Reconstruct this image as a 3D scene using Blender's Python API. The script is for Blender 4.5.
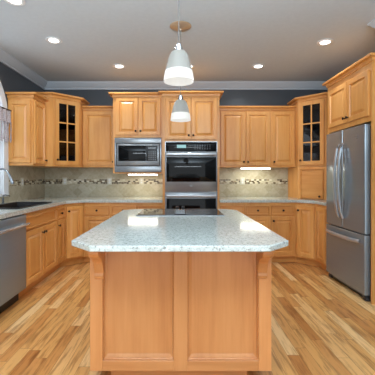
import bpy, bmesh, math, random
from mathutils import Vector, Matrix
random.seed(7)
PI = math.pi
S = bpy.context.scene
C = S.collection
for o in list(bpy.data.objects): bpy.data.objects.remove(o)

# ------------------------------------------------------------------ camera, world, light, exposure
H = 1.245
cd = bpy.data.cameras.new('camera'); cam = bpy.data.objects.new('camera', cd); C.objects.link(cam)
cam.location = (0, 0, H); cam.rotation_euler = (PI/2, 0, 0)
cd.sensor_width = 36; cd.lens = 36*315/375
cd.shift_x = (187.5-180)/375; cd.shift_y = -(187.5-176.5)/375
cd.clip_start = .05
S.camera = cam
S.view_settings.view_transform = 'Standard'; S.view_settings.look = 'None'
S.view_settings.gamma = 1; S.view_settings.use_curve_mapping = False
S.view_settings.exposure = 0.6
w = bpy.data.worlds.new('World'); S.world = w; w.use_nodes = True
bg = w.node_tree.nodes['Background']
bg.inputs[0].default_value = (.86, .94, 1, 1); bg.inputs[1].default_value = 1.25
def area_light(name, loc, rot, sx, sy, power, col=(1, 1, 1), shape='RECTANGLE', parent=None, spread=PI):
    l = bpy.data.lights.new(name, 'AREA'); l.shape = shape; l.size = sx; l.size_y = sy
    l.energy = power; l.color = col; l.spread = spread
    o = bpy.data.objects.new(name, l); C.objects.link(o); o.location = loc; o.rotation_euler = rot
    if parent: o.parent = parent
    return o
# room shell left open close behind the camera so the world light fills it
# added uplight behind the camera, standing in for a flash off the ceiling
area_light('added_bounce_uplight', (0.0, -.35, 1.95), (PI*.94, 0, 0), 2.6, .9, 185, (.80, .91, 1))
CAN_W = 3.0; BAR_W = 2.4

# ------------------------------------------------------------------ materials
def lin(r, g, b):
    f = lambda c: (c/255/12.92) if c/255 <= .04045 else ((c/255+.055)/1.055)**2.4
    return (f(r), f(g), f(b), 1)
class NT:
    def __init__(s, name):
        s.m = bpy.data.materials.new(name); s.m.use_nodes = True
        s.t = s.m.node_tree; s.b = s.t.nodes['Principled BSDF']
    def n(s, typ, **kw):
        x = s.t.nodes.new(typ)
        for k, v in kw.items(): setattr(x, k, v)
        return x
    def l(s, a, b): s.t.links.new(a, b)
    def math(s, op, a, b=None, c=None):
        x = s.n('ShaderNodeMath', operation=op)
        for i, v in enumerate((a, b, c)):
            if v is None: continue
            if isinstance(v, (int, float)): x.inputs[i].default_value = v
            else: s.l(v, x.inputs[i])
        return x.outputs[0]
    def ramp(s, fac, stops, interp='LINEAR'):
        r = s.n('ShaderNodeValToRGB'); cr = r.color_ramp; cr.interpolation = interp
        while len(cr.elements) < len(stops): cr.elements.new(.5)
        for e, (p, c) in zip(cr.elements, stops): e.position = p; e.color = c
        s.l(fac, r.inputs[0]); return r.outputs[0]
    def mix(s, fac, a, b, mode='MIX'):
        x = s.n('ShaderNodeMix', data_type='RGBA', blend_type=mode)
        for i, v in ((0, fac), (6, a), (7, b)):
            if isinstance(v, (int, float)): x.inputs[i].default_value = v
            elif isinstance(v, tuple): x.inputs[i].default_value = v
            else: s.l(v, x.inputs[i])
        return x.outputs[2]
    def coords(s, scale, offset_random=True, rot=(0, 0, 0)):
        tc = s.n('ShaderNodeTexCoord'); mp = s.n('ShaderNodeMapping')
        mp.inputs['Scale'].default_value = scale; mp.inputs['Rotation'].default_value = rot
        s.l(tc.outputs['Object'], mp.inputs['Vector'])
        if offset_random:
            oi = s.n('ShaderNodeObjectInfo'); va = s.n('ShaderNodeVectorMath', operation='ADD')
            sc = s.n('ShaderNodeVectorMath', operation='SCALE'); sc.inputs[0].default_value = (37, 21, 53)
            s.l(oi.outputs['Random'], sc.inputs['Scale']); s.l(mp.outputs[0], va.inputs[0]); s.l(sc.outputs[0], va.inputs[1])
            return va.outputs[0]
        return mp.outputs[0]
    def noise(s, vec, scale, detail=4, rough=.5):
        x = s.n('ShaderNodeTexNoise'); x.inputs['Scale'].default_value = scale
        x.inputs['Detail'].default_value = detail; x.inputs['Roughness'].default_value = rough
        s.l(vec, x.inputs['Vector']); return x.outputs['Fac']
def plain(name, col, rough=.5, metal=0, spec=.5, emit=0, ecol=None):
    t = NT(name); b = t.b
    b.inputs['Base Color'].default_value = col; b.inputs['Roughness'].default_value = rough
    b.inputs['Metallic'].default_value = metal; b.inputs['Specular IOR Level'].default_value = spec
    if emit:
        b.inputs['Emission Color'].default_value = ecol or col; b.inputs['Emission Strength'].default_value = emit
    return t.m
def wood(name, c_dark, c_mid, c_light, horizontal=False, rough=.33):
    t = NT(name)
    sc = (1.2, 9, 9) if horizontal else (9, 9, 1.2)
    v = t.coords(sc)
    n1 = t.noise(v, 1.0, 5, .55)
    v2 = t.coords((2, 60, 60) if horizontal else (60, 60, 2))
    n2 = t.noise(v2, 1.0, 3, .6)
    f = t.math('ADD', t.math('MULTIPLY', n1, .75), t.math('MULTIPLY', n2, .25))
    col = t.ramp(f, [(.30, c_dark), (.5, c_mid), (.72, c_light)])
    oi = t.n('ShaderNodeObjectInfo')
    val = t.math('ADD', t.math('MULTIPLY', oi.outputs['Random'], .16), .92)
    hs = t.n('ShaderNodeHueSaturation'); t.l(val, hs.inputs['Value']); t.l(col, hs.inputs['Color'])
    t.l(hs.outputs[0], t.b.inputs['Base Color'])
    t.b.inputs['Roughness'].default_value = rough
    return t.m
MW = wood('honey_maple', lin(198, 130, 62), lin(213, 151, 81), lin(225, 168, 100))
MWH = wood('honey_maple_crosswise', lin(196, 127, 58), lin(210, 146, 77), lin(223, 164, 96), True)
MI = wood('island_maple', lin(192, 126, 72), lin(206, 142, 86), lin(216, 154, 99))
MIH = wood('island_maple_crosswise', lin(192, 126, 72), lin(206, 142, 86), lin(216, 154, 99), True)
M_KNOB = plain('oil_rubbed_bronze', lin(40, 30, 26), .35, .8)
M_CHROME = plain('chrome', lin(215, 217, 220), .12, 1)
M_CORD = plain('grey_cord', lin(112, 112, 110), .5)
M_BRASS = plain('antique_brass', lin(205, 182, 155), .3, .6)
M_BLACK = plain('black_plastic', lin(16, 16, 17), .4)
M_SINK = plain('black_composite', lin(12, 13, 15), .4, 0, .25)
M_DGLASS = plain('black_oven_glass', lin(9, 9, 10), .06, 0, .2)
M_CGLASS = plain('black_cooktop_glass', lin(8, 9, 9), .05, 0, .6)
M_PLATE = plain('ivory_plastic', lin(205, 203, 188), .45)
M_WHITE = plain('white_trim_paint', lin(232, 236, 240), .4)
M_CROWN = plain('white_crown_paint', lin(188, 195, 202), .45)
M_CANR = plain('white_lamp_trim', lin(235, 235, 235), .4)
M_WALL = None
def wall_paint():
    t = NT('charcoal_wall_paint'); v = t.coords((1, 1, 1), False); n = t.noise(v, 60, 3)
    col = t.ramp(n, [(.3, lin(70, 75, 81)), (.7, lin(75, 80, 86))]); t.l(col, t.b.inputs['Base Color'])
    t.b.inputs['Roughness'].default_value = .35; return t.m
M_WALL = wall_paint()
def ceil_paint():
    t = NT('ceiling_paint'); v = t.coords((1, 1, 1), False); n = t.noise(v, 25, 3)
    col = t.ramp(n, [(.3, lin(202, 210, 216)), (.7, lin(206, 214, 220))]); t.l(col, t.b.inputs['Base Color'])
    t.b.inputs['Roughness'].default_value = .8; return t.m
M_CEIL = ceil_paint()
def steel(name, col, horizontal, rough=.3, metal=1.0):
    t = NT(name)
    v = t.coords((1.5, 1.5, 60) if horizontal else (60, 60, 1.5)); n = t.noise(v, 1, 2)
    t.l(t.ramp(n, [(.3, tuple(c*.96 for c in col[:3])+(1,)), (.7, col)]), t.b.inputs['Base Color'])
    t.b.inputs['Metallic'].default_value = metal; t.b.inputs['Roughness'].default_value = rough
    return t.m
M_SS = steel('stainless_steel', lin(144, 148, 151), True, .25, .55)
M_SSF = steel('fridge_stainless', lin(142, 154, 163), True, .2, .6)
M_SSW = steel('dishwasher_stainless', lin(132, 146, 157), True, .3, .4)
M_FAUCET = plain('brushed_chrome', lin(140, 145, 150), .2, 1)
M_SSH = plain('polished_handle_steel', lin(192, 198, 203), .2, .65)
M_SSD = plain('dark_appliance_side', lin(50, 52, 55), .45, .3)
def granite():
    t = NT('speckled_granite'); v = t.coords((1, 1, 1), False)
    n1 = t.noise(v, 45, 5, .65); n2 = t.noise(v, 75, 4, .65); n3 = t.noise(v, 190, 2, .6)
    base = t.ramp(n1, [(.3, lin(176, 184, 178)), (.5, lin(194, 202, 196)), (.7, lin(208, 214, 208))])
    d = t.ramp(n2, [(.36, (1, 1, 1, 1)), (.43, (0, 0, 0, 1))])
    c1 = t.mix(t.math('MULTIPLY', d, .85), base, lin(122, 122, 118))
    d2 = t.ramp(n3, [(.33, (1, 1, 1, 1)), (.38, (0, 0, 0, 1))])
    c2 = t.mix(t.math('MULTIPLY', d2, .8), c1, lin(62, 58, 56))
    d3 = t.ramp(n2, [(.62, (0, 0, 0, 1)), (.70, (1, 1, 1, 1))])
    c3 = t.mix(t.math('MULTIPLY', d3, .6), c2, lin(226, 228, 224))
    t.l(c3, t.b.inputs['Base Color']); t.b.inputs['Roughness'].default_value = .1
    return t.m
M_GRAN = granite()
def floor_mat():
    t = NT('oak_strip_floor'); tc = t.n('ShaderNodeTexCoord'); sp = t.n('ShaderNodeSeparateXYZ')
    t.l(tc.outputs['Object'], sp.inputs[0]); x, y = sp.outputs[0], sp.outputs[1]
    PW = .083
    ix = t.math('FLOOR', t.math('DIVIDE', x, PW))
    wn = t.n('ShaderNodeTexWhiteNoise', noise_dimensions='1D'); t.l(ix, wn.inputs['W'])
    yy = t.math('DIVIDE', t.math('ADD', y, t.math('MULTIPLY', wn.outputs['Value'], 9.0)), .85)
    iy = t.math('FLOOR', yy)
    cb = t.n('ShaderNodeCombineXYZ'); t.l(ix, cb.inputs[0]); t.l(iy, cb.inputs[1])
    w2 = t.n('ShaderNodeTexWhiteNoise', noise_dimensions='2D'); t.l(cb.outputs[0], w2.inputs['Vector'])
    base = t.ramp(w2.outputs['Value'], [(0, lin(182, 117, 58)), (.15, lin(205, 144, 80)), (.6, lin(220, 165, 97)), (.85, lin(230, 179, 115)), (1, lin(242, 202, 143))])
    cv = t.n('ShaderNodeCombineXYZ')
    t.l(t.math('ADD', t.math('MULTIPLY', x, 30), t.math('MULTIPLY', w2.outputs['Value'], 90)), cv.inputs[0])
    t.l(t.math('MULTIPLY', y, 2.6), cv.inputs[1]); 
    g = t.noise(cv.outputs[0], 1.0, 5, .62)
    gr = t.ramp(g, [(.36, lin(178, 158, 140)), (.52, lin(255, 255, 255)), (.75, lin(255, 255, 255))])
    c = t.mix(.75, base, gr, 'MULTIPLY')
    fx = t.math('FRACT', t.math('DIVIDE', x, PW)); fy = t.math('FRACT', yy)
    ex = t.math('LESS_THAN', fx, .03); ey = t.math('LESS_THAN', fy, .004)
    e = t.math('MAXIMUM', ex, ey)
    c = t.mix(t.math('MULTIPLY', e, .55), c, lin(90, 55, 30))
    t.l(c, t.b.inputs['Base Color']); t.b.inputs['Roughness'].default_value = .33
    return t.m
M_FLOOR = floor_mat()
def tile_mat(name, ax):
    t = NT(name); tc = t.n('ShaderNodeTexCoord'); sp = t.n('ShaderNodeSeparateXYZ'); t.l(tc.outputs['Object'], sp.inputs[0])
    a, z = sp.outputs[ax], sp.outputs[2]
    T = .152
    u = t.math('DIVIDE', t.math('ADD', a, z), T); v = t.math('DIVIDE', t.math('SUBTRACT', a, z), T)
    fu = t.math('FRACT', u); fv = t.math('FRACT', v)
    e = t.math('MAXIMUM', t.math('LESS_THAN', fu, .03), t.math('LESS_THAN', fv, .03))
    cb = t.n('ShaderNodeCombineXYZ'); t.l(t.math('FLOOR', u), cb.inputs[0]); t.l(t.math('FLOOR', v), cb.inputs[1])
    w2 = t.n('ShaderNodeTexWhiteNoise', noise_dimensions='2D'); t.l(cb.outputs[0], w2.inputs['Vector'])
    n = t.noise(tc.outputs['Object'], 22, 5, .6)
    f = t.math('ADD', t.math('MULTIPLY', n, .7), t.math('MULTIPLY', w2.outputs['Value'], .3))
    c = t.ramp(f, [(.25, lin(158, 148, 122)), (.5, lin(176, 168, 144)), (.75, lin(192, 186, 166))])
    c = t.mix(t.math('MULTIPLY', e, .4), c, lin(150, 142, 120))
    t.l(c, t.b.inputs['Base Color']); t.b.inputs['Roughness'].default_value = .4
    return t.m
M_TILE_B = tile_mat('travertine_tile', 0); M_TILE_L = tile_mat('travertine_tile_side', 1)
def mosaic_mat(name, ax):
    t = NT(name); tc = t.n('ShaderNodeTexCoord'); sp = t.n('ShaderNodeSeparateXYZ'); t.l(tc.outputs['Object'], sp.inputs[0])
    a, z = sp.outputs[ax], sp.outputs[2]
    v = t.math('DIVIDE', z, .0245); iv = t.math('FLOOR', v)
    wn = t.n('ShaderNodeTexWhiteNoise', noise_dimensions='1D'); t.l(iv, wn.inputs['W'])
    u = t.math('DIVIDE', t.math('ADD', a, wn.outputs['Value']), .042); iu = t.math('FLOOR', u)
    cb = t.n('ShaderNodeCombineXYZ'); t.l(iu, cb.inputs[0]); t.l(iv, cb.inputs[1])
    w2 = t.n('ShaderNodeTexWhiteNoise', noise_dimensions='2D'); t.l(cb.outputs[0], w2.inputs['Vector'])
    c = t.ramp(w2.outputs['Value'], [(0, lin(74, 58, 40)), (.22, lin(108, 92, 66)), (.38, lin(202, 194, 168)), (.55, lin(190, 182, 158)), (.7, lin(148, 132, 102)), (.82, lin(88, 78, 62)), (.9, lin(222, 218, 200))], 'CONSTANT')
    e = t.math('MAXIMUM', t.math('LESS_THAN', t.math('FRACT', u), .07), t.math('LESS_THAN', t.math('FRACT', v), .12))
    c = t.mix(e, c, lin(196, 190, 170))
    t.l(c, t.b.inputs['Base Color']); t.b.inputs['Roughness'].default_value = .22
    return t.m
M_MOS_B = mosaic_mat('glass_mosaic', 0); M_MOS_L = mosaic_mat('glass_mosaic_side', 1)
def glass_mat(name, tint, ior=1.5):
    t = NT(name); tr = t.n('ShaderNodeBsdfTransparent'); tr.inputs[0].default_value = tint
    gl = t.n('ShaderNodeBsdfGlossy'); gl.inputs['Roughness'].default_value = .03
    fr = t.n('ShaderNodeFresnel'); fr.inputs['IOR'].default_value = ior
    mx = t.n('ShaderNodeMixShader'); t.l(fr.outputs[0], mx.inputs[0])
    t.l(tr.outputs[0], mx.inputs[1]); t.l(gl.outputs[0], mx.inputs[2])
    t.l(mx.outputs[0], t.t.nodes['Material Output'].inputs['Surface'])
    return t.m
M_PANE = glass_mat('cabinet_glass', (.42, .38, .36, 1)); M_WPANE = glass_mat('window_glass', (.95, .97, 1, 1), 1.08)  # cabinet pane tint darkens the view, adding to the shade painted inside
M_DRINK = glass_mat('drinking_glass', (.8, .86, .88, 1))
M_IN = wood('shade_darkened_interior', lin(78, 44, 30), lin(92, 53, 36), lin(104, 62, 42))  # maple darkened in colour to stand for the shade inside the cabinets
def lace_mat():
    t = NT('lace'); v = t.coords((1, 1, 1), False)
    vo = t.n('ShaderNodeTexVoronoi'); vo.inputs['Scale'].default_value = 55; t.l(v, vo.inputs['Vector'])
    c = t.ramp(vo.outputs['Distance'], [(.2, lin(150, 142, 146)), (.5, lin(184, 176, 179))])
    t.l(c, t.b.inputs['Base Color']); t.b.inputs['Roughness'].default_value = .9
    return t.m
M_LACE = lace_mat()
def frosted(name, col, emit):
    t = NT(name); b = t.b
    b.inputs['Base Color'].default_value = col; b.inputs['Roughness'].default_value = .3
    b.inputs['Emission Color'].default_value = (1, .98, .95, 1); b.inputs['Emission Strength'].default_value = emit
    return t.m
M_FROST = frosted('frosted_shade_glass', lin(132, 132, 125), .1)
M_FROSTB = frosted('lit_shade_rim_glass', lin(160, 160, 152), .4)
M_LENS = plain('lit_lamp_lens', (1, 1, 1, 1), .5, emit=6.0, ecol=(1, .97, .92, 1))
M_BARL = plain('lit_bar_diffuser', (1, 1, 1, 1), .5, emit=7.0, ecol=(1, .98, .86, 1))
M_DISP = plain('lit_display', lin(60, 90, 95), .3, emit=.45, ecol=lin(150, 205, 205))
M_MARK = plain('printed_marks', lin(120, 122, 125), .4)

# ------------------------------------------------------------------ mesh helpers
def box(bm, x0, x1, y0, y1, z0, z1, bev=0, seg=2, mtx=None):
    vs = [bm.verts.new((x, y, z)) for z in (z0, z1) for y in (y0, y1) for x in (x0, x1)]
    fs = [(0, 2, 3, 1), (4, 5, 7, 6), (0, 1, 5, 4), (1, 3, 7, 5), (3, 2, 6, 7), (2, 0, 4, 6)]
    faces = [bm.faces.new([vs[i] for i in f]) for f in fs]
    if mtx is not None: bmesh.ops.transform(bm, matrix=mtx, verts=vs)
    if bev:
        es = list({e for f in faces for e in f.edges})
        bmesh.ops.bevel(bm, geom=es, offset=bev, segments=seg, affect='EDGES', profile=.5)
def prism(bm, poly, z0, z1):
    """polygon (x, y) counter-clockwise from above, extruded in z"""
    a = [bm.verts.new((x, y, z0)) for x, y in poly]; b = [bm.verts.new((x, y, z1)) for x, y in poly]
    n = len(poly)
    bm.faces.new(list(reversed(a))); bm.faces.new(b)
    for i in range(n): bm.faces.new((a[i], a[(i+1) % n], b[(i+1) % n], b[i]))
def extrude_x(bm, prof, x0, x1):
    """profile of (y, z) extruded along x"""
    a = [bm.verts.new((x0, y, z)) for y, z in prof]; b = [bm.verts.new((x1, y, z)) for y, z in prof]
    n = len(prof); bm.faces.new(a); bm.faces.new(list(reversed(b)))
    for i in range(n): bm.faces.new((a[i], b[i], b[(i+1) % n], a[(i+1) % n]))
def lathe(bm, prof, seg=24, mtx=None, close=False):
    """profile of (r, z) spun around z"""
    rings = []; new = []
    for r, z in prof:
        if r < 1e-6: v = bm.verts.new((0, 0, z)); rings.append([v]); new.append(v)
        else:
            ring = [bm.verts.new((r*math.cos(2*PI*i/seg), r*math.sin(2*PI*i/seg), z)) for i in range(seg)]
            rings.append(ring); new += ring
    pairs = list(zip(rings, rings[1:]))
    if close: pairs.append((rings[-1], rings[0]))
    for A, B in pairs:
        for i in range(seg):
            j = (i+1) % seg
            if len(A) == 1 and len(B) == 1: continue
            if len(A) == 1: bm.faces.new((A[0], B[j], B[i]))
            elif len(B) == 1: bm.faces.new((A[i], A[j], B[0]))
            else: bm.faces.new((A[i], A[j], B[j], B[i]))
    if mtx is not None: bmesh.ops.transform(bm, matrix=mtx, verts=new)
def tube(bm, pts, rad, seg=10, flat=1.0):
    pts = [Vector(p) for p in pts]; rings = []
    up = Vector((0, 0, 1))
    for i, p in enumerate(pts):
        d = (pts[min(i+1, len(pts)-1)]-pts[max(i-1, 0)]).normalized()
        r = rad[i] if isinstance(rad, (list, tuple)) else rad
        ref = up if abs(d.dot(up)) < .95 else Vector((0, 1, 0))
        if rings and abs(d.dot(up)) >= .95: ref = last
        a = (ref-d*ref.dot(d)).normalized(); b = d.cross(a); last = a
        rings.append([bm.verts.new(p+a*r*math.cos(2*PI*k/seg)+b*r*flat*math.sin(2*PI*k/seg)) for k in range(seg)])
    for A, B in zip(rings, rings[1:]):
        for k in range(seg): bm.faces.new((A[k], A[(k+1) % seg], B[(k+1) % seg], B[k]))
    bm.faces.new(list(reversed(rings[0]))); bm.faces.new(rings[-1])
def sweep(bm, path, prof):
    """profile of (outward offset, z), mitred along an (x, y) path; outward is to the right of travel"""
    n = len(path); rings = []
    for i in range(n):
        p = Vector(path[i])
        def nrm(a, b):
            d = (Vector(b)-Vector(a)).normalized(); return Vector((d.y, -d.x))
        if i == 0: m = nrm(path[0], path[1])
        elif i == n-1: m = nrm(path[-2], path[-1])
        else:
            n1, n2 = nrm(path[i-1], path[i]), nrm(path[i], path[i+1])
            m = (n1+n2); m = m/(m.dot(n1))
        rings.append([bm.verts.new((p.x+m.x*o, p.y+m.y*o, z)) for o, z in prof])
    k = len(prof)
    for A, B in zip(rings, rings[1:]):
        for j in range(k): bm.faces.new((A[j], A[(j+1) % k], B[(j+1) % k], B[j]))
    bm.faces.new(rings[0]); bm.faces.new(list(reversed(rings[-1])))
def obj(name, bm, mat, parent=None, loc=(0, 0, 0), rotz=0, smooth=True, bevel=0):
    bmesh.ops.recalc_face_normals(bm, faces=bm.faces)
    me = bpy.data.meshes.new(name); bm.to_mesh(me); bm.free()
    if smooth:
        for p in me.polygons: p.use_smooth = True
        me.set_sharp_from_angle(angle=math.radians(32))
    me.materials.append(mat)
    o = bpy.data.objects.new(name, me); C.objects.link(o); o.location = loc; o.rotation_euler = (0, 0, rotz)
    if parent: o.parent = parent
    if bevel:
        b = o.modifiers.new('bevel', 'BEVEL'); b.width = bevel; b.segments = 2; b.limit_method = 'ANGLE'
    return o
def NB(): return bmesh.new()
def tag(o, label, cat, group=None):
    o['label'] = label; o['category'] = cat
    if group: o['group'] = group
    return o
def thing(name, label, cat, loc=(0, 0, 0), rotz=0, group=None):
    o = bpy.data.objects.new(name, None); C.objects.link(o); o.location = loc; o.rotation_euler = (0, 0, rotz)
    o.empty_display_size = .1
    return tag(o, label, cat, group)
def struct(name, bm, mat, parent=None, smooth=True):
    o = obj(name, bm, mat, parent, smooth=smooth)
    if not parent: o['kind'] = 'structure'
    return o
def copy_tree(o, parent=None):
    c = o.copy(); C.objects.link(c)
    if parent: c.parent = parent
    for ch in [x for x in o.children]: copy_tree(ch, c)
    return c

# ------------------------------------------------------------------ the setting
XL, YB, XR, XN, YN, ZC, YF = -2.22, 5.15, 2.50, 1.97, 3.06, 2.77, -1.0
bm = NB(); box(bm, XL-.12, XR+.12, YF, YB+.12, -.1, 0); struct('floor', bm, M_FLOOR)
bm = NB(); box(bm, XL-.12, XR+.12, YF, YB+.12, ZC, ZC+.1); struct('ceiling', bm, M_CEIL)
bm = NB(); box(bm, XL-.12, XR+.12, YB, YB+.12, 0, ZC); struct('wall_back', bm, M_WALL)
bm = NB(); box(bm, XR, XR+.12, YN, YB, 0, ZC); struct('wall_right', bm, M_WALL)
bm = NB(); box(bm, XN, XR+.12, YF, YN, 0, ZC); struct('wall_right_near', bm, M_WALL)
# left wall with the arched window opening
WY0, WY1, WZ0, WZS = 2.62, 3.94, 1.03, 1.92
WC = (WY0+WY1)/2; WR = (WY1-WY0)/2
def arch_z(y, r=WR): return WZS+math.sqrt(max(0, r*r-(y-WC)**2))
bm = NB()
box(bm, XL-.12, XL, YF, WY0, 0, ZC); box(bm, XL-.12, XL, WY1, YB, 0, ZC); box(bm, XL-.12, XL, WY0, WY1, 0, WZ0)
N = 24; ys = [WC-WR*math.cos(PI*i/N) for i in range(N+1)]
for a, b in zip(ys, ys[1:]):
    za, zb = arch_z(a), arch_z(b)
    vs = [bm.verts.new(p) for p in ((XL-.12, a, za), (XL, a, za), (XL, b, zb), (XL-.12, b, zb), (XL-.12, a, ZC), (XL, a, ZC), (XL, b, ZC), (XL-.12, b, ZC))]
    for f in ((0, 1, 2, 3), (4, 7, 6, 5), (1, 5, 6, 2), (0, 3, 7, 4)): bm.faces.new([vs[i] for i in f])
struct('wall_left', bm, M_WALL, smooth=False)
# window
def arch_path(r, z0, n=28):
    pts = [(WC-r, z0)]
    pts += [(WC-r*math.cos(PI*i/n), WZS+r*math.sin(PI*i/n)) for i in range(n+1)]
    pts += [(WC+r, z0)]; return pts
def arch_band(bm, r0, r1, z0, x0, x1):
    A, B = arch_path(r0, z0), arch_path(r1, z0); R = []
    for (ya, za), (yb, zb) in zip(A, B):
        R.append([bm.verts.new(p) for p in ((x0, ya, za), (x1, ya, za), (x1, yb, zb), (x0, yb, zb))])
    for P, Q in zip(R, R[1:]):
        for j in range(4): bm.faces.new((P[j], P[(j+1) % 4], Q[(j+1) % 4], Q[j]))
    bm.faces.new(R[0]); bm.faces.new(list(reversed(R[-1])))
bm = NB(); arch_band(bm, WR-.005, WR+.10, WZ0-.02, XL, XL+.022)
win = struct('window_1', bm, M_WHITE)
bm = NB(); arch_band(bm, WR-.05, WR, WZ0, XL-.09, XL-.03)
box(bm, XL-.085, XL-.035, WC-.02, WC+.02, WZ0, WZS+WR-.02); box(bm, XL-.085, XL-.035, WY0+.02, WY1-.02, WZS-.02, WZS+.02)
box(bm, XL-.09, XL-.03, WY0, WY1, WZ0, WZ0+.05)
obj('window_frame', bm, M_WHITE, win)
bm = NB(); arch_band(bm, WR-.014, WR-.001, WZ0, XL-.119, XL+.004); obj('window_jamb', bm, M_WHITE, win)
bm = NB(); P = arch_path(WR-.04, WZ0+.02)
vs = [bm.verts.new((XL-.06, y, z)) for y, z in P]; bm.faces.new(vs); obj('window_pane', bm, M_WPANE, win, smooth=False)
bm = NB(); box(bm, XL-.11, XL+.04, WY0-.08, WY1+.08, WZ0-.035, WZ0, .004); obj('window_sill', bm, M_WHITE, win)
# crown moulding of the room
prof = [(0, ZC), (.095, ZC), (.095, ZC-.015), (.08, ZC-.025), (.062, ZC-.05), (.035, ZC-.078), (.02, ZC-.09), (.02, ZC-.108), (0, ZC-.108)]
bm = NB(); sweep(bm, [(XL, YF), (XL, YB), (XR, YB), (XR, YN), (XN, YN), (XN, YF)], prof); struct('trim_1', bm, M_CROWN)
# tiled splashbacks with their mosaic borders
bm = NB(); box(bm, XL+.013, XR, YB-.012, YB, .915, 1.42); t2 = struct('trim_2', bm, M_TILE_B, smooth=False)
bm = NB(); box(bm, XL+.014, XR-.001, YB-.0145, YB-.0115, 1.122, 1.197); obj('mosaic_border', bm, M_MOS_B, t2, smooth=False)
bm = NB(); box(bm, XL, XL+.012, WY1+.11, YB, .915, 1.42); box(bm, XL, XL+.012, 1.6, WY1+.11, .915, WZ0-.036); t3 = struct('trim_3', bm, M_TILE_L, smooth=False)
bm = NB(); box(bm, XL+.0115, XL+.0145, WY1+.11, YB-.014, 1.122, 1.197); obj('mosaic_border', bm, M_MOS_L, t3, smooth=False)

# ------------------------------------------------------------------ cabinet helpers (local: x across the face, -y out of the face)
def panel_door(w, h, t=.02, st=.052, raised=True):
    bm = NB(); loops = [(0, 0), (0, -t+.004), (.004, -t), (st-.003, -t), (st+.003, -t+.014)]
    if raised: loops += [(st+.010, -t+.015), (st+.034, -t+.003), (st+.038, -t+.002)]
    else: loops += [(st+.006, -t+.014)]
    m = min(w, h)/2-.004
    R = []
    for i, y in loops:
        i = min(i, m)
        R.append([bm.verts.new(p) for p in ((i, y, i), (w-i, y, i), (w-i, y, h-i), (i, y, h-i))])
    for A, B in zip(R, R[1:]):
        for j in range(4): bm.faces.new((A[j], A[(j+1) % 4], B[(j+1) % 4], B[j]))
    bm.faces.new(R[-1]); bm.faces.new(list(reversed(R[0]))); return bm
KNOB_ME = None
def knob(parent, x, z, y=-.02):
    global KNOB_ME
    if KNOB_ME is None:
        bm = NB()
        lathe(bm, [(0, 0), (.009, 0), (.007, .004), (.006, .012), (.012, .017), (.0155, .022), (.0145, .027), (.008, .030), (0, .031)], 16, Matrix.Rotation(PI/2, 4, 'X'))
        k = obj('knob', bm, M_KNOB, parent, (x, y, z)); KNOB_ME = k.data; return k
    k = bpy.data.objects.new('knob', KNOB_ME); C.objects.link(k); k.parent = parent; k.location = (x, y, z); return k
def door(parent, x0, x1, z0, z1, kx=None, kz=None, y=0, mat=None, st=.052, name='door'):
    d = obj(name, panel_door(x1-x0, z1-z0, st=st), mat or MW, parent, (x0, y, z0), smooth=False)
    if kx is not None: knob(d, kx-x0, kz-z0)
    return d
def drawer(parent, x0, x1, z0, z1, kn=True, name='drawer'):
    d = obj(name, panel_door(x1-x0, z1-z0, st=.018, raised=False), MWH, parent, (x0, 0, z0), smooth=False)
    if kn: knob(d, (x1-x0)/2, (z1-z0)/2, -.012)
    return d
def cab_crown(bm, path, zt, proj=.055, hgt=.07):
    sweep(bm, path, [(0, zt), (proj, zt), (proj, zt-.018), (proj-.004, zt-.024), (.016, zt-.026), (.012, zt-.032), (.010, zt-.062), (0, zt-.066)])

DZ = (.695, .83); BZ = (.125, .675); CB = .875     # drawer and door heights, carcass top
def base_unit(label, loc, rotz, w, depth, knob_side, doors=1, kn=True, front='drawer', drawers=True, group=None):
    t = thing('base_cabinet', label, 'cabinet', loc, rotz, group)
    bm = NB()
    if front == 'drawer': box(bm, 0, w, 0, depth, .1, CB)
    else:
        box(bm, 0, .018, 0, depth, .1, CB); box(bm, w-.018, w, 0, depth, .1, CB); box(bm, .018, w-.018, 0, .02, .1, CB)
        box(bm, .018, w-.018, depth-.02, depth, .1, CB); box(bm, .018, w-.018, .02, depth-.02, .1, .12)
    obj('carcass', bm, MW, t, smooth=False)
    bm = NB(); box(bm, 0, w, .07, .09, 0, .1); obj('toe_kick', bm, MWH, t, smooth=False)
    g = .012
    if drawers: drawer(t, g, w-g, DZ[0], DZ[1], kn, front)
    top = BZ[1] if drawers else DZ[1]
    if doors == 1:
        kx = g+.028 if knob_side == 'l' else w-g-.028
        door(t, g, w-g, BZ[0], top, kx, top-.06)
    else:
        door(t, g, w/2-.004, BZ[0], top, w/2-.004-.028, top-.06); door(t, w/2+.004, w-g, BZ[0], top, w/2+.004+.028, top-.06)
    return t

# ------------------------------------------------------------------ base cabinets
YC = 4.50; XCL = -1.58; XCR = 1.86           # face planes of the back, left and right runs
DY = 4.29                                     # diagonal corners meet the side runs here
XDL, XDR = XCL+.21, XCR-.21
GB = .012                                     # clearance to tile
base_unit('honey maple sink base cabinet with two doors below a plain front, next to the dishwasher', (XCL, 3.19, 0), PI/2, .82, .60, 'l', 2, False, 'false_front')
base_unit('narrow honey maple cabinet between the sink cabinet and the left corner', (XCL, 4.01, 0), PI/2, .28, .60, 'l')
def corner_base(label, loc, rotz, poly, toe, name='corner_base_cabinet', side='l'):
    t = thing('base_cabinet', label, 'cabinet', loc, 0)
    bm = NB(); prism(bm, poly, .1, CB); obj('carcass', bm, MW, t, smooth=False)
    L = .297
    bm = NB(); sweep(bm, toe, [(0, 0), (0, .1), (-.02, .1), (-.02, 0)]); obj('toe_kick', bm, MWH, t, smooth=False)
    d = obj('door', panel_door(L-.06, DZ[1]-BZ[0], st=.05), MW, t, (.03*math.cos(rotz), .03*math.sin(rotz), BZ[0]), rotz, smooth=False)
    knob(d, .025 if side == 'l' else L-.085, DZ[1]-BZ[0]-.06)
    return t
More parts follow.
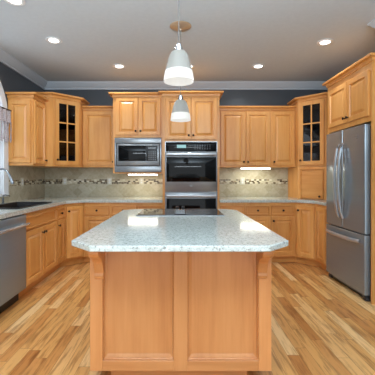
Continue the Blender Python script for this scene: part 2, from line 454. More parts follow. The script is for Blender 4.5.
corner_base('angled honey maple corner base cabinet on the left, single tall door', (XCL, DY, 0), PI/4,
            [(0, 0), (.21, .21), (.21, YB-DY-GB), (XL-XCL+GB, YB-DY-GB), (XL-XCL+GB, 0)], [(-.07, 0), (-.07, .029), (.181, .28), (.21, .28)])
corner_base('angled honey maple corner base cabinet on the right, beside the refrigerator', (XDR, YC, 0), -PI/4,
            [(0, 0), (.21, -.21), (XR-XDR-GB, -.21), (XR-XDR-GB, YB-YC-GB), (0, YB-YC-GB)], [(0, .07), (.029, .07), (.28, -.181), (.28, -.21)])
XO0, XO1 = -.25, .564                         # oven tower
names = ['honey maple drawer base cabinet right next to the angled left corner cabinet',
         'honey maple drawer base cabinet in the middle of the three left of the ovens',
         'honey maple drawer base cabinet directly left of the oven tower']
wl = (XO0-XDL)/3
for i in range(3): base_unit(names[i], (XDL+i*wl, YC, 0), 0, wl, YB-YC-GB, 'r' if i == 0 else 'l')
names = ['honey maple drawer base cabinet directly right of the oven tower',
         'honey maple drawer base cabinet in the middle of the three right of the ovens',
         'honey maple drawer base cabinet right next to the angled right corner cabinet']
wr = (XDR-XO1)/3
for i in range(3): base_unit(names[i], (XO1+i*wr, YC, 0), 0, wr, YB-YC-GB, 'l')
t = thing('base_cabinet', 'narrow honey maple filler cabinet between right corner and refrigerator', 'cabinet', (XCR, DY, 0), -PI/2)
bm = NB(); box(bm, 0, DY-3.99, 0, XR-XCR-GB, .1, CB); obj('carcass', bm, MW, t, smooth=False)
bm = NB(); box(bm, 0, DY-3.99, .07, .09, 0, .1); obj('toe_kick', bm, MWH, t, smooth=False)
door(t, .03, DY-3.99-.01, BZ[0], DZ[1])

# ------------------------------------------------------------------ worktops
SX0, SX1, SY0, SY1 = -2.06, -1.64, 3.235, 3.965   # sink cut-out
fx = XCL+.03; lx = XL+.0125; by = YB-.0125; fy = YC-.03
bm = NB()
z0, z1 = .875, .915
k = .0125
prism(bm, [(lx, 1.6), (fx, 1.6), (fx, SY0), (lx, SY0)], z0, z1)
prism(bm, [(lx, SY0), (SX0, SY0), (SX0, SY1), (lx, SY1)], z0, z1)
prism(bm, [(SX1, SY0), (fx, SY0), (fx, SY1), (SX1, SY1)], z0, z1)
prism(bm, [(lx, SY1), (fx, SY1), (fx, DY-k), (XDL+k, fy), (XO0-.002, fy), (XO0-.002, by), (lx, by)], z0, z1)
bmesh.ops.remove_doubles(bm, verts=bm.verts, dist=.0005)
tag(obj('countertop', bm, M_GRAN, smooth=False), 'pale speckled granite worktop running along the left wall round to the ovens', 'countertop')
bm = NB()
prism(bm, [(XO1+.002, fy), (XDR-k, fy), (XCR-.03, DY-k), (XCR-.03, 3.99), (XR-.001, 3.99), (XR-.001, by), (XO1+.002, by)], z0, z1)
tag(obj('countertop', bm, M_GRAN, smooth=False, bevel=.004), 'pale speckled granite worktop from the ovens to the refrigerator on the right', 'countertop')

# ------------------------------------------------------------------ wall cabinets
UB = 1.387; UY = YB-.33
def wall_unit(label, loc, rotz, w, depth, zb, zd0, zd1, zt, doors, path, knobs, body_top=None, group=None):
    t = thing('wall_cabinet', label, 'cabinet', loc, rotz, group)
    bm = NB(); box(bm, 0, w, 0, depth, 0, zt-.02-zb); obj('carcass', bm, MW, t, smooth=False)
    for (a, b), k in zip(doors, knobs): door(t, a, b, zd0-zb, zd1-zb, (a+.026 if k == 'l' else b-.026), zd0-zb+.055)
    bm = NB(); cab_crown(bm, path, zt-zb); obj('crown_moulding', bm, MWH, t, smooth=False)
    return t
XGL, XGR = -1.49, 1.76                    # inner flanks of the corner glass cabinets
YG = 4.41                                 # where the glass cabinets start along the side walls
XGLo, XGRo = XGL-.29, XGR+.29; YGi = YG+.29
# left wall: one cabinet with a panelled end facing the room
w_ = YG-4.055
t = wall_unit('honey maple wall cabinet with panelled end beside the arched window', (XL+.33, 4.055, UB), PI/2, w_, .33-.001, UB, UB+.025, 2.235, 2.32,
              [(.015, w_-.012)], [(0, .329), (0, 0), (w_-.002, 0)], 'r')
e = obj('end_panel', panel_door(.29, .80, st=.05), MW, t, (0, .315, .035), 0, smooth=False); e.rotation_euler = (0, 0, -PI/2)
# back wall, left single door
wall_unit('single-door honey maple wall cabinet between left glass cabinet and microwave', (XGL+.002, UY, UB), 0, -.972-XGL-.004, .328, UB, UB+.025, 2.235, 2.315,
          [(.012, -.972-XGL-.02)], [(0, 0), (-.972-XGL-.004, 0)], 'r')
# back wall, right: one double and one single
xs = (XO1, 1.391, XGR)
wall_unit('double-door honey maple wall cabinet directly right of the oven tower', (xs[0]+.002, UY, UB), 0, xs[1]-xs[0]-.002, .328, UB, UB+.025, 2.235, 2.315,
          [(.054, .430), (.443, .812)], [(0, 0), (xs[1]-xs[0]-.002, 0)], 'rl')
wall_unit('single-door honey maple wall cabinet left of the right glass-door corner cabinet', (xs[1], UY, UB), 0, xs[2]-xs[1]-.002, .328, UB, UB+.025, 2.235, 2.315,
          [(.014, .352)], [(0, 0), (xs[2]-xs[1]-.002, 0)], 'l')

# corner glass cabinets
GT = 2.415
def glass_corner(label, left):
    if left:
        P = [(XGLo, YG), (XGL, YGi), (XGL, YB-.001), (XL+.001, YB-.001), (XL+.001, YG)]; o = (XGLo, YG); rot = PI/4
    else:
        P = [(XGR, YGi), (XGRo, YG), (XR-.001, YG), (XR-.001, YB-.001), (XGR, YB-.001)]; o = (XGR, YGi); rot = -PI/4
    t = thing('corner_wall_cabinet', label, 'cabinet', (o[0], o[1], UB))
    Q = [(x-o[0], y-o[1]) for x, y in P]
    hh = GT-.02-UB
    cx = sum(p[0] for p in Q)/5; cy = sum(p[1] for p in Q)/5
    bm = NB(); prism(bm, Q, 0, .02); prism(bm, Q, hh-.06, hh)
    n = 5
    for i in range(n):
        a, b = Vector(Q[i]), Vector(Q[(i+1) % n])
        if i == 0: continue
        d = (b-a).normalized(); nrm = Vector((-d.y, d.x))*.016
        prism(bm, [tuple(a), tuple(b), tuple(b+nrm), tuple(a+nrm)], .02, hh-.06)
    obj('carcass', bm, MW, t, smooth=False)
    # face frame stiles
    L = .41
    bm = NB(); box(bm, 0, .03, 0, .02, .02, hh-.06); box(bm, L-.03, L, 0, .02, .02, hh-.06); box(bm, .03, L-.03, 0, .02, .02, .035)
    f = obj('face_frame', bm, MW, t, smooth=False); f.rotation_euler = (0, 0, rot)
    # interior lining and shelves, in wood darkened to paint the shade inside
    def shrink(s): return [(cx+(x-cx)*s, cy+(y-cy)*s) for x, y in Q]
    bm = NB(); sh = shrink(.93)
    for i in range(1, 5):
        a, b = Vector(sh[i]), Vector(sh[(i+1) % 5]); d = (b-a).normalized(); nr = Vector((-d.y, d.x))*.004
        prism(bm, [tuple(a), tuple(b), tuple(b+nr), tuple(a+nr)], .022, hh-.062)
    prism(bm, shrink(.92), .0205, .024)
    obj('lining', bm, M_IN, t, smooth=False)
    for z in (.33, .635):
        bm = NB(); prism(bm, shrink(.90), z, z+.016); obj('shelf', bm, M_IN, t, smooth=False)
    # glazed door
    w, h = L-.05, 2.34-UB-.025; fr = .058
    ax = (math.cos(rot), math.sin(rot))
    bm = NB(); y0, y1 = -.02, 0
    box(bm, 0, fr, y0, y1, 0, h, .003, 1); box(bm, w-fr, w, y0, y1, 0, h, .003, 1)
    box(bm, fr-.003, w-fr+.003, y0, y1, 0, fr, .003, 1); box(bm, fr-.003, w-fr+.003, y0, y1, h-fr, h, .003, 1)
    d = obj('door', bm, MW, t, (.025*ax[0], .025*ax[1], .025), rot, smooth=False)
    bm = NB(); box(bm, w/2-.009, w/2+.009, -.017, -.002, fr, h-fr)
    gh = h-2*fr
    for q in (1, 2): box(bm, fr, w-fr, -.0172, -.0018, fr+gh*q/3-.009, fr+gh*q/3+.009)
    obj('muntin', bm, MW, d, smooth=False)
    bm = NB(); box(bm, fr-.002, w-fr+.002, -.0105, -.0085, fr-.002, h-fr+.002); obj('glass_pane', bm, M_PANE, d, smooth=False)
    knob(d, .028, .07)
    bm = NB()
    if left: path = [(XL+.001, YG), (XGLo, YG), (XGL, YGi), (XGL, UY+.2)]
    else: path = [(XGR, UY+.2), (XGR, YGi), (XGRo, YG), (XR-.001, YG)]
    cab_crown(bm, [(x-o[0], y-o[1]) for x, y in path], GT-UB); obj('crown_moulding', bm, MWH, t, smooth=False)
    return t
glass_corner('angled corner wall cabinet with glass door, left of the microwave', True)
glass_corner('angled corner wall cabinet with glass door, near the refrigerator', False)
# glassware seen through the doors
def tumbler(label, x, y, z, r, h):
    bm = NB(); lathe(bm, [(0, 0), (r*.75, 0), (r, h), (r-.003, h), (r*.75-.003, .006), (0, .006)], 20)
    o = obj('drinking_glass', bm, M_DRINK, None, (x, y, z)); tag(o, label, 'glass')
bm = NB(); lathe(bm, [(0, 0), (.04, 0), (.05, .03), (.045, .10), (.04, .13), (.037, .13), (.042, .10), (.046, .03), (.036, .005), (0, .005)], 20)
tag(obj('ceramic_vase', bm, M_PLATE, None, (-1.72, 4.67, UB+.0245)), 'small pale vase on the lowest shelf of the left glass cabinet', 'vase')
# appliance garage under the right glass cabinet
P = [(XGR+.001, YGi), (XGRo, YG), (XR-.014, YG), (XR-.014, YB-.0145), (XGR+.001, YB-.0145)]
t = thing('appliance_garage', 'angled wooden appliance garage on the worktop beneath the right glass cabinet', 'cabinet', (XGR, YGi, .916))
bm = NB(); prism(bm, [(x-XGR, y-YGi) for x, y in P], 0, UB-.002-.916); obj('carcass', bm, MW, t, smooth=False)
d = obj('door', panel_door(.33, .43, st=.012, raised=False), MWH, t, (.04*.7071, -.04*.7071, .01), -PI/4, smooth=False); knob(d, .285, .035, -.012)

# ------------------------------------------------------------------ microwave cabinet
YM = 4.57; XM0, XM1 = -.972, XO0-.002; TT = 2.455
wM = XM1-XM0
t = thing('wall_cabinet', 'tall honey maple wall cabinet holding the microwave', 'cabinet', (XM0, YM, 1.29))
bm = NB(); D = YB-.001-YM; hz = TT-.02-1.29
box(bm, 0, .022, 0, D-.014, 0, hz); box(bm, wM-.02, wM, 0, D-.014, 0, hz); box(bm, .022, wM-.02, 0, D-.014, 0, .015); box(bm, .022, wM-.02, .50, D-.014, .015, .52)
box(bm, .022, wM-.02, 0, D-.014, .52, hz)
obj('carcass', bm, MW, t, smooth=False)
m = wM/2+.008
door(t, .045, m-.006, .555, 1.098, m-.035, .61); door(t, m+.006, wM-.03, .555, 1.098, m+.035, .61)
bm = NB(); cab_crown(bm, [(0, D-.02), (0, 0), (wM-.06, 0)], hz+.02); obj('crown_moulding', bm, MWH, t, smooth=False)
def emblem(parent, x, y, z, r=.016, rot=None):
    bm = NB(); mt = Matrix.Rotation(PI/2, 4, 'X')
    lathe(bm, [(0, 0), (r, 0), (r, .002), (r*.85, .003), (r*.8, .0015), (0, .0015)], 20, mt)
    for s in (-1, 1):
        pts = [(s*r*.28+r*.26*math.cos(a), -.0022, r*.30*math.sin(a)) for a in [s*.6+PI*2*.8*i/9 for i in range(10)]]
        tube(bm, pts, r*.07, 6)
    o = obj('emblem', bm, M_SS, parent, (x, y, z)); return o
# microwave with its trim kit
mw, mh = .677, .494
t = thing('microwave', 'built-in stainless steel microwave with trim frame under maple doors', 'microwave', (-.945, YM-.004, 1.308))
bm = NB(); box(bm, .03, mw-.03, .02, .44, .02, mh-.02); obj('housing', bm, M_SSD, t, smooth=False)
bm = NB(); fy0, fy1 = -.022, .003
box(bm, 0, mw, fy0, fy1, 0, .085, .004); box(bm, 0, mw, fy0, fy1, mh-.075, mh, .004); box(bm, 0, .022, fy0, fy1, .081, mh-.071, .003); box(bm, mw-.022, mw, fy0, fy1, .081, mh-.071, .003)
obj('trim_kit', bm, M_SS, t)
bm = NB(); box(bm, .023, mw-.023, -.006, .02, .086, mh-.076); obj('recess', bm, M_BLACK, t, smooth=False)
bm = NB(); box(bm, .034, mw-.034, -.03, -.006, .096, mh-.086, .006); md = obj('door', bm, M_SS, t)
bm = NB(); box(bm, .058, .455, -.033, -.029, .16, mh-.112, .003); obj('window', bm, M_DGLASS, md)
bm = NB(); box(bm, .457, mw-.058, -.033, -.029, .16, mh-.112, .003); cp = obj('control_panel', bm, M_BLACK, md)
bm = NB()
for r_ in range(5):
    for c_ in range(4): box(bm, .49+c_*.03, .508+c_*.03, -.0345, -.032, .172+r_*.028, .184+r_*.028)
obj('keypad', bm, M_MARK, cp, smooth=False)
bm = NB(); box(bm, .485, .60, -.0345, -.032, .335, .36); obj('display', bm, plain('unlit_display', lin(22, 30, 32), .2), cp, smooth=False)
emblem(md, .33, -.030, .128, .011)

# ------------------------------------------------------------------ oven tower
wO = XO1-XO0-.002
t = thing('oven_cabinet', 'tall honey maple oven tower reaching from floor to crown', 'cabinet', (XO0+.001, YC, 0))
D = YB-.014-YC; OX0, OX1, OZ0, OZ1 = .035, wO-.03, .43, 1.745
bm = NB(); hz = TT-.02
box(bm, 0, OX0+.015, 0, D, .1, hz); box(bm, OX1-.015, wO, 0, D, .1, hz)
box(bm, OX0+.015, OX1-.015, 0, D, .1, OZ0+.01); box(bm, OX0+.015, OX1-.015, 0, D, OZ1-.01, hz); box(bm, OX0+.015, OX1-.015, D-.02, D, OZ0+.01, OZ1-.01)
obj('carcass', bm, MW, t, smooth=False)
bm = NB(); box(bm, 0, wO, .07, .09, 0, .1); obj('toe_kick', bm, MWH, t, smooth=False)
drawer(t, .03, wO-.03, .13, .40)
m = wO/2
door(t, .04, m-.005, 1.775, 2.365, m-.033, 1.83); door(t, m+.005, wO-.04, 1.775, 2.365, m+.033, 1.83)
bm = NB(); cab_crown(bm, [(0, .064), (0, 0), (wO, 0), (wO, D-.02)], TT); obj('crown_moulding', bm, MWH, t, smooth=False)
ow = OX1-OX0
t = thing('double_wall_oven', 'stainless steel double wall oven with black glass doors in the tower', 'oven', (XO0+.001+OX0, YC-.001, OZ0))
bm = NB(); box(bm, .025, ow-.025, .004, .56, .02, OZ1-OZ0-.02); obj('housing', bm, M_SSD, t, smooth=False)
oh = OZ1-OZ0
bm = NB(); box(bm, 0, ow, -.012, -.001, 0, oh); obj('trim_frame', bm, M_SS, t, smooth=False)
bm = NB(); box(bm, .012, ow-.012, -.03, -.012, oh-.145, oh-.012, .004); cpn = obj('control_panel', bm, M_DGLASS, t)
bm = NB(); box(bm, .17, .30, -.0315, -.0295, oh-.095, oh-.05); obj('display', bm, M_DISP, cpn, smooth=False)
bm = NB()
for i in range(7):
    for j in range(3): box(bm, .42+i*.035, .436+i*.035, -.0312, -.0295, oh-.11+j*.026, oh-.104+j*.026)
obj('touch_keys', bm, M_MARK, cpn, smooth=False)
def oven_door(z0, z1, logo):
    bm = NB(); box(bm, .004, ow-.004, -.045, -.013, z0, z1, .005); d = obj('door', bm, M_SS, t)
    bot = .14 if logo else .10
    bm = NB(); box(bm, .022, ow-.022, -.049, -.044, z0+bot, z1-.075, .002); obj('window', bm, M_DGLASS, d)
    zh = z1-.036
    bm = NB(); box(bm, .02, ow-.02, -.108, -.086, zh-.016, zh+.016, .008, 3); box(bm, .05, .08, -.09, -.044, zh-.010, zh+.010); box(bm, ow-.08, ow-.05, -.09, -.044, zh-.010, zh+.010)
    obj('handle', bm, M_SSH, d)
    if logo: emblem(d, ow/2, -.045, z0+.085, .018)
oven_door(oh-.715, oh-.15, True); oven_door(.06, oh-.735, False)
bm = NB(); box(bm, .012, ow-.012, -.03, -.012, .008, .055, .003); obj('vent_strip', bm, M_BLACK, t)

# ------------------------------------------------------------------ refrigerator and its surround
FX, FY0, FY1, FT = 1.815, 3.115, 3.945, 1.765
YP = YN                                          # near panel starts at the wall end
t = thing('refrigerator_cabinet', 'honey maple cabinet surround enclosing the refrigerator on the right', 'cabinet', (1.87, YP, 0))
bm = NB(); box(bm, 0, XR-1.87-.001, .001, .026, 0, 2.41); obj('side_panel', bm, MW, t, smooth=False)
bm = NB(); box(bm, 0, XR-1.87-.001, 3.965-YP, 3.988-YP, 0, 2.41); obj('side_panel', bm, MW, t, smooth=False)
bm = NB(); box(bm, 0, XR-1.87-.001, .027, 3.964-YP, 1.79, 2.41); ub = obj('carcass', bm, MW, t, smooth=False)
for a, b, k in ((.045, .438, 'a'), (.448, 3.964-YP-.02, 'b')):   # doors face -x
    L = b-a
    d = obj('door', panel_door(L, .455, st=.055), MW, t, (0, b, 1.845), -PI/2, smooth=False)
    knob(d, .03 if k == 'a' else L-.03, .05)
bm = NB(); cab_crown(bm, [(XR-1.87-.02, 3.988-YP), (0, 3.988-YP), (0, 0), (.098, 0)], 2.43, .05); obj('crown_moulding', bm, MWH, t, smooth=False)

t = thing('refrigerator', 'large stainless steel french door refrigerator with bottom freezer drawer', 'refrigerator', (FX, FY0, 0))
FW = FY1-FY0
bm = NB(); box(bm, .075, .66, .008, FW-.008, .03, FT-.015, .006); obj('case', bm, M_SSD, t)
def curved_slab(bm, y0, y1, z0, z1, th=.068, bulge=.014, n=10, r=.018):
    """door slab with a gently bowed front toward -x"""
    pts = []
    for i in range(n+1):
        u = i/n; y = y0+(y1-y0)*u
        g = (y-0)/FW; x = bulge*(2*g-1)**2
        pts.append((x, y))
    pts[0] = (pts[0][0]+r*.9, y0); pts.insert(1, (pts[1][0]+r*.2, y0+r*.35)); pts[-1] = (pts[-1][0]+r*.9, y1); pts.insert(-1, (pts[-2][0]+r*.2, y1-r*.35))
    poly = pts+[(th, y1), (th, y0)]
    prism(bm, list(reversed(poly)), z0, z1)
ZS = .665
for nm, a, b in (('near', 0, FW/2-.003), ('far', FW/2+.003, FW)):
    bm = NB(); curved_slab(bm, a, b, ZS+.006, FT); d = obj('door', bm, M_SSF, t, bevel=.004)
    yh = FW/2-.042 if nm == 'near' else FW/2+.042
    bm = NB(); pts = []
    for i in range(17):
        u = i/16; z = ZS+.12+(1.70-ZS-.21)*u
        pts.append((-.012-.055*math.sin(PI*u)**.55, yh, z))
    tube(bm, pts, .015, 10, 1.2); obj('handle', bm, M_SSH, d)
    if nm == 'near':
        em = emblem(d, .004, .13, FT-.115, .017); em.rotation_euler = (0, 0, -PI/2)
bm = NB(); curved_slab(bm, 0, FW, .065, ZS-.006); d = obj('freezer_drawer', bm, M_SSF, t, bevel=.004)
bm = NB(); pts = []
for i in range(17):
    u = i/16; pts.append((-.008-.05*math.sin(PI*u)**.5, .06+(FW-.12)*u, ZS-.075))
tube(bm, pts, .021, 10, .6); obj('handle', bm, M_SSH, d)
bm = NB(); box(bm, .05, .12, .03, FW-.03, .012, .06); obj('toe_grille', bm, M_BLACK, t, smooth=False)
for y in (.05, FW-.05):
    bm = NB(); box(bm, .035, .10, y-.035, y+.035, 0, .055, .008); obj('foot', bm, M_SSD, t)

# ------------------------------------------------------------------ dishwasher
t = thing('dishwasher', 'stainless steel dishwasher under the left worktop before the sink', 'dishwasher', (XCL, 2.585, 0), PI/2)
bm = NB(); box(bm, .004, .596, .02, .58, .1, .868); obj('tub', bm, M_SSD, t, smooth=False)
bm = NB(); box(bm, .004, .598, -.028, .019, .12, .862, .006); d = obj('door', bm, M_SSW, t)
bm = NB(); box(bm, .01, .592, -.030, -.026, .80, .858, .002); obj('control_strip', bm, M_SSW, d)
bm = NB(); box(bm, .02, .582, -.078, -.058, .755, .785, .009, 3); box(bm, .05, .075, -.06, -.026, .76, .78); box(bm, .525, .55, -.06, -.026, .76, .78); obj('handle', bm, M_SSH, d)
bm = NB(); box(bm, .004, .596, .05, .07, 0, .1); obj('toe_kick', bm, M_BLACK, t, smooth=False)
base_unit('honey maple base cabinet on the near side of the dishwasher', (XCL, 1.62, 0), PI/2, .96, .60, 'l', 2)

# ------------------------------------------------------------------ sink, faucet
t = thing('kitchen_sink', 'black drop-in sink set in the left worktop below the window', 'sink', ((SX0+SX1)/2, (SY0+SY1)/2, .915))
hx, hy = (SX1-SX0)/2, (SY1-SY0)/2
bm = NB()
def ring(x, y, z): return [bm.verts.new(p) for p in ((-x, -y, z), (x, -y, z), (x, y, z), (-x, y, z))]
R = [ring(hx+.02, hy+.045, .0005), ring(hx+.02, hy+.045, .009), ring(hx-.006, hy-.006, .009), ring(hx-.03, hy-.03, -.03), ring(hx-.05, hy-.05, -.18)]
for A, B in zip(R, R[1:]):
    for j in range(4): bm.faces.new((A[j], A[(j+1) % 4], B[(j+1) % 4], B[j]))
bm.faces.new(R[-1]); obj('basin', bm, M_SINK, t, bevel=.003)
bm = NB(); lathe(bm, [(0, -.179), (.045, -.179), (.045, -.176), (.03, -.177), (0, -.178)], 20); obj('drain', bm, M_CHROME, t)
t = thing('faucet', 'chrome gooseneck faucet arching over the black sink', 'faucet', (-2.14, 3.60, .9155))
bm = NB(); lathe(bm, [(0, 0), (.03, 0), (.03, .006), (.022, .012), (.02, .06), (.015, .07), (0, .07)], 20); obj('base', bm, M_FAUCET, t)
bm = NB(); pts = [(0, 0, .06), (0, 0, .2), (0, 0, .28)]+[(.10-.10*math.cos(a), 0, .295+.12*math.sin(a)) for a in [PI*i/12*.86 for i in range(13)]]
tube(bm, pts, .0115, 12); obj('spout', bm, M_FAUCET, t)
px, _, pz = pts[-1]
bm = NB(); tube(bm, [(px-.003, 0, pz+.01), (px+.012, 0, pz-.02), (px+.034, 0, pz-.08), (px+.042, 0, pz-.10)], [.0125, .016, .018, .015], 12); obj('spray_head', bm, M_FAUCET, t)
bm = NB(); tube(bm, [(0, .018, .04), (.004, .05, .055), (.012, .085, .085)], [.01, .008, .006], 10); obj('lever', bm, M_FAUCET, t)
t = thing('soap_dispenser', 'chrome soap dispenser on the worktop behind the sink, by the faucet', 'soap dispenser', (-2.135, 3.80, .9155))
bm = NB(); lathe(bm, [(0, 0), (.022, 0), (.022, .005), (.013, .01), (.012, .07), (.006, .075), (.006, .10), (0, .10)], 16); obj('body', bm, M_FAUCET, t)
bm = NB(); tube(bm, [(0, 0, .098), (.03, 0, .106), (.075, 0, .10), (.085, 0, .09)], [.010, .008, .006, .006], 10); obj('pump_spout', bm, M_FAUCET, t)

# ------------------------------------------------------------------ window valance
t = thing('lace_valance', 'short grey lace valance with fringe across the arched window', 'curtain', (XL+.055, 2.56, 1.70))
LW = 4.03-2.56
bm = NB(); rows = []
nx, nz = 120, 6
for j in range(nz+1):
    row = []
    for i in range(nx+1):
        y = LW*i/nx; z = .22+.17*j/nz
        row.append(bm.verts.new((.014*math.sin(y*62)*(1.1-.7*j/nz), y, z)))
    rows.append(row)
for A, B in zip(rows, rows[1:]):
    for i in range(nx): bm.faces.new((A[i], A[i+1], B[i+1], B[i]))
o = obj('lace_panel', bm, M_LACE, t); so = o.modifiers.new('thickness', 'SOLIDIFY'); so.thickness = .0015
bm = NB()
for i in range(70):
    y = LW*(i+.5)/70; x = .014*math.sin(y*62)*1.1
    tube(bm, [(x, y, .225), (x+.004*random.uniform(-1, 1), y+.010*(-1)**i, .14), (x, y, .06), (x, y+.004*random.uniform(-1, 1), random.uniform(-.03, .01))], [.004, .0045, .005, .008], 5)
o = obj('fringe', bm, M_LACE, t); o['kind'] = 'stuff'
bm = NB(); tube(bm, [(0, -.015, .385), (0, LW+.005, .385)], .008, 10); box(bm, -.033, 0, .0, .012, .375, .395); box(bm, -.033, 0, LW-.03, LW-.018, .375, .395); obj('curtain_rod', bm, M_KNOB, t)

# ------------------------------------------------------------------ island
IX0, IX1, IY0, IY1 = -.53, .538, 1.853, 3.14
t = thing('kitchen_island', 'honey maple island with two recessed panels facing the camera', 'kitchen island', ((IX0+IX1)/2, IY0, 0))
hw = (IX1-IX0)/2; dp = IY1-IY0
IT = .884
bm = NB(); box(bm, -hw+.002, hw-.002, .036, dp, .1, IT); obj('carcass', bm, MI, t, smooth=False)
bm = NB(); box(bm, -hw+.105, hw-.125, .085, .10, 0, .1); box(bm, -hw+.105, -hw+.12, .10, dp-.08, 0, .1); box(bm, hw-.14, hw-.125, .10, dp-.08, 0, .1); box(bm, -hw+.105, hw-.125, dp-.08, dp-.065, 0, .1); obj('toe_kick', bm, MIH, t, smooth=False)
Zb = .1
bm = NB(); box(bm, -hw, -hw+.075, 0, .036, Zb, IT, .002, 1); obj('stile', bm, MI, t, smooth=False)
bm = NB(); box(bm, hw-.075, hw, 0, .036, Zb, IT, .002, 1); obj('stile', bm, MI, t, smooth=False)
bm = NB(); box(bm, -.0405, .0405, 0, .036, Zb, IT, .002, 1); obj('stile', bm, MI, t, smooth=False)
for a, b in ((-hw+.075, -.0405), (.0405, hw-.075)):
    bm = NB(); box(bm, a, b, 0, .036, Zb, Zb+.06, .002, 1); obj('rail', bm, MIH, t, smooth=False)
    bm = NB(); box(bm, a, b, 0, .036, IT-.055, IT, .002, 1); obj('rail', bm, MIH, t, smooth=False)
    W_, H_ = b-a, IT-.055-Zb-.06
    bm = NB(); loops = [(.0, .0355), (0, .016), (.004, .0155), (.007, .018), (.009, .026), (.020, .0295), (.024, .032), (.028, .0325)]
    R = []
    for i, y in loops: R.append([bm.verts.new(p) for p in ((i, y, i), (W_-i, y, i), (W_-i, y, H_-i), (i, y, H_-i))])
    for A, B in zip(R, R[1:]):
        for j in range(4): bm.faces.new((A[j], A[(j+1) % 4], B[(j+1) % 4], B[j]))
    bm.faces.new(R[-1]); obj('panel', bm, MI, t, (a, 0, Zb+.06), smooth=False)
# corbels under the overhang
for x in (-hw+.058, hw-.058):
    prof = [(0, 0), (0, -.235), (-.012, -.238), (-.022, -.23), (-.026, -.215), (-.022, -.2), (-.03, -.185), (-.036, -.165), (-.045, -.14), (-.065, -.115), (-.092, -.098), (-.118, -.088), (-.135, -.075), (-.142, -.062), (-.142, -.05), (-.17, -.046), (-.175, -.04), (-.175, 0)]
    bm = NB(); extrude_x(bm, [(y, z+IT) for y, z in prof], x-.028, x+.028); obj('corbel', bm, MI, t, smooth=False, bevel=.003)
# granite top, clipped corners
cx0, cx1, cy0, cy1, ch, cb = -.5625, .5625, 1.50, 3.20, .13, .10
bm = NB(); prism(bm, [(cx0+ch, cy0), (cx1-ch, cy0), (cx1, cy0+ch), (cx1, cy1-cb), (cx1-cb, cy1), (cx0+cb, cy1), (cx0, cy1-cb), (cx0, cy0+ch)], .885, .915)
tag(obj('island_countertop', bm, M_GRAN, smooth=True, bevel=.005), 'pale speckled granite island top with clipped corners', 'countertop')
# cooktop
t = thing('cooktop', 'black glass downdraft cooktop set into the back of the island top', 'cooktop', (.002, 2.88, .9155))
bm = NB(); box(bm, -.372, .372, -.25, .25, .0, .006, .002, 1); obj('trim_rim', bm, M_SSH, t)
bm = NB(); box(bm, -.366, .366, -.244, .244, .0055, .010, .002, 1); obj('glass_top', bm, M_CGLASS, t)
M_RING = plain('burner_ring_print', lin(38, 38, 40), .12)
for x in (-.21, .21):
    for y, r in ((-.11, .085), (.115, .10)):
        bm = NB(); lathe(bm, [(r, .0100), (r, .0104), (r-.006, .0104), (r-.006, .0100)], 32, None, True); obj('burner', bm, M_RING, t, (x, y, 0))
bm = NB(); box(bm, -.05, .05, -.22, .06, .010, .016, .003); g = obj('downdraft_grille', bm, M_SSD, t)
for i in range(8):
    bm = NB(); box(bm, -.04, .04, -.205+i*.033, -.195+i*.033, .0155, .020); obj('grille_bar', bm, M_SSH, g, smooth=False)
for x in (-.027, .029):
    for y in (.085, .15):
        bm = NB(); lathe(bm, [(0, .010), (.024, .010), (.024, .016), (.019, .020), (0, .020)], 18); kn = obj('control_knob', bm, M_CHROME, t, (x, y, 0))
        bm = NB(); lathe(bm, [(0, .0202), (.017, .0202), (.016, .042), (.012, .046), (0, .046)], 16); obj('knob_cap', bm, M_BLACK, kn)

# ------------------------------------------------------------------ outlets
def outlet(label, loc, rotz, switch=False):
    t = thing('wall_outlet', label, 'outlet', loc, rotz)
    bm = NB(); box(bm, -.037, .037, -.006, 0, -.058, .058, .003); obj('cover_plate', bm, M_PLATE, t)
    for z in (-.022, .022):
        bm = NB(); box(bm, -.015, .015, -.0075, -.0055, z-.014, z+.014, .002); s = obj('socket', bm, M_WHITE, t)
        bm = NB(); box(bm, -.008, -.005, -.0078, -.007, z-.002, z+.008); box(bm, .005, .008, -.0078, -.007, z-.002, z+.008); obj('slot', bm, M_BLACK, s, smooth=False)
zo = 1.17; yo = YB-.0146
outlet('ivory outlet on the left splashback between window and corner', (XL+.0146, 4.40, zo), PI/2)
outlet('ivory outlet on the back splashback just right of the left corner', ((65-180)/61.3, yo, zo), 0)
outlet('ivory outlet on the back splashback just left of the microwave', ((109.7-180)/61.3, yo, zo), 0)
outlet('ivory outlet on the back splashback below the microwave', ((141.6-180)/61.3, yo, zo), 0)
outlet('ivory outlet on the back splashback right of the ovens', ((242.4-180)/61.3, yo, zo), 0)

# ------------------------------------------------------------------ under-cabinet lights
def bar_light(label, x0, x1, y, z):
    t = thing('under_cabinet_light', label, 'light', ((x0+x1)/2, y, z)); hl = (x1-x0)/2
    bm = NB(); box(bm, -hl-.01, hl+.01, -.035, .035, -.012, -.0005, .002, 1); obj('housing', bm, M_CANR, t)
    bm = NB(); box(bm, -hl, hl, -.018, .018, -.026, -.0118, .004, 2); obj('diffuser', bm, M_BARL, t)
    area_light('bar_lamp', (0, .0, -.026), (0, 0, 0), 2*hl, .05, BAR_W, (1, .95, .72), parent=t)
bar_light('lit light bar under the microwave cabinet', -.785, -.345, 4.80, 1.29)
bar_light('lit light bar under the wall cabinets right of the ovens', .955, 1.41, 4.93, UB)

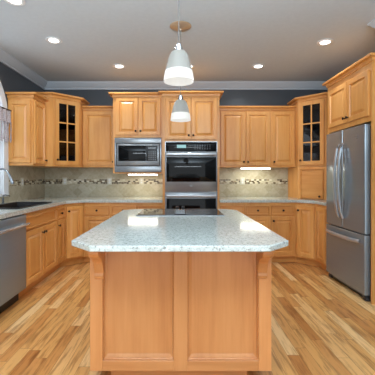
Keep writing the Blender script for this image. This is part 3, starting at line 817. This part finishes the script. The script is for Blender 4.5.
# ------------------------------------------------------------------ recessed ceiling lights
def can(label, x, y):
    t = thing('recessed_light', label, 'ceiling light', (x, y, ZC))
    bm = NB(); lathe(bm, [(.052, -.0005), (.085, -.0005), (.088, -.005), (.080, -.010), (.056, -.008), (.052, -.004)], 28, None, True); obj('trim_ring', bm, M_CANR, t)
    bm = NB(); lathe(bm, [(0, -.006), (.03, -.006), (.0535, -.005), (.0535, -.0008), (0, -.0008)], 28); obj('lens', bm, M_LENS, t)
    area_light('can_lamp', (0, 0, -.013), (0, 0, 0), .1, .1, CAN_W, (.9, .95, 1), 'DISK', t, math.radians(150))
can('lit recessed ceiling light in the back row, left of the pendants', -.84, 4.35)
can('lit recessed ceiling light in the back row, partly behind the near pendant', .115, 4.35)
can('lit recessed ceiling light in the back row, right of the pendants', 1.08, 4.35)
can('lit recessed ceiling light on the left above the sink side', -1.41, 3.52)
can('lit recessed ceiling light on the right in front of the refrigerator', 1.645, 3.57)
can('lit recessed ceiling light cut by the top left edge of the photo', -1.43, 2.72)

# ------------------------------------------------------------------ pendants
def pendant(label, x, y, zb, s):
    t = thing('pendant_light', label, 'pendant light', (x, y, ZC))
    bm = NB(); lathe(bm, [(0, -.0005), (.108, -.0005), (.11, -.006), (.10, -.014), (.06, -.022), (.03, -.03), (.012, -.034), (.008, -.05), (0, -.05)], 28); obj('canopy', bm, M_BRASS, t)
    zt = zb-ZC+.205*s
    bm = NB(); tube(bm, [(0, 0, -.045), (0, 0, (zt-.045)/2), (0, 0, zt+.05)], .003, 8); obj('cord', bm, M_CORD, t)
    bm = NB(); lathe(bm, [(0, .058), (.012, .056), (.02, .045), (.02, .03), (.026, .028), (.026, .004), (.022, 0), (0, 0)], 20, Matrix.Translation((0, 0, zt-.004))); obj('socket', bm, M_CHROME, t)
    r = .1*s; h = .205*s
    outer = [(.022, h), (.045*s, h*.97), (.062*s, h*.86), (.076*s, h*.66), (.086*s, h*.45), (.094*s, h*.25), (r, 0)]
    prof = outer+[(a-.004, max(b-.002, 0)) for a, b in reversed(outer)]
    bm = NB(); lathe(bm, prof, 36, Matrix.Translation((0, 0, zb-ZC)), True); sh = obj('shade', bm, M_FROST, t)
    outer = [(.088*s, h*.33), (.0925*s, h*.33), (.1*s, h*.12), (r+.0025, -.002), (r-.004, -.003), (.09*s, h*.12)]
    bm = NB(); lathe(bm, outer, 36, Matrix.Translation((0, 0, zb-ZC)), True); obj('shade_rim', bm, M_FROSTB, sh)
    bm = NB(); lathe(bm, [(0, h*.35), (.018, h*.37), (.032, h*.5), (.028, h*.66), (.014, h*.85), (.013, h*.98), (0, h*.98)], 18, Matrix.Translation((0, 0, zb-ZC))); obj('bulb', bm, M_FROSTB, t)
pendant('near frosted glass pendant hanging above the island, the larger of two', -.008, 2.12, 1.885, 1.0)
pendant('far frosted glass pendant above the cooktop, smaller and lower in view', .006, 3.19, 1.815, 1.0)
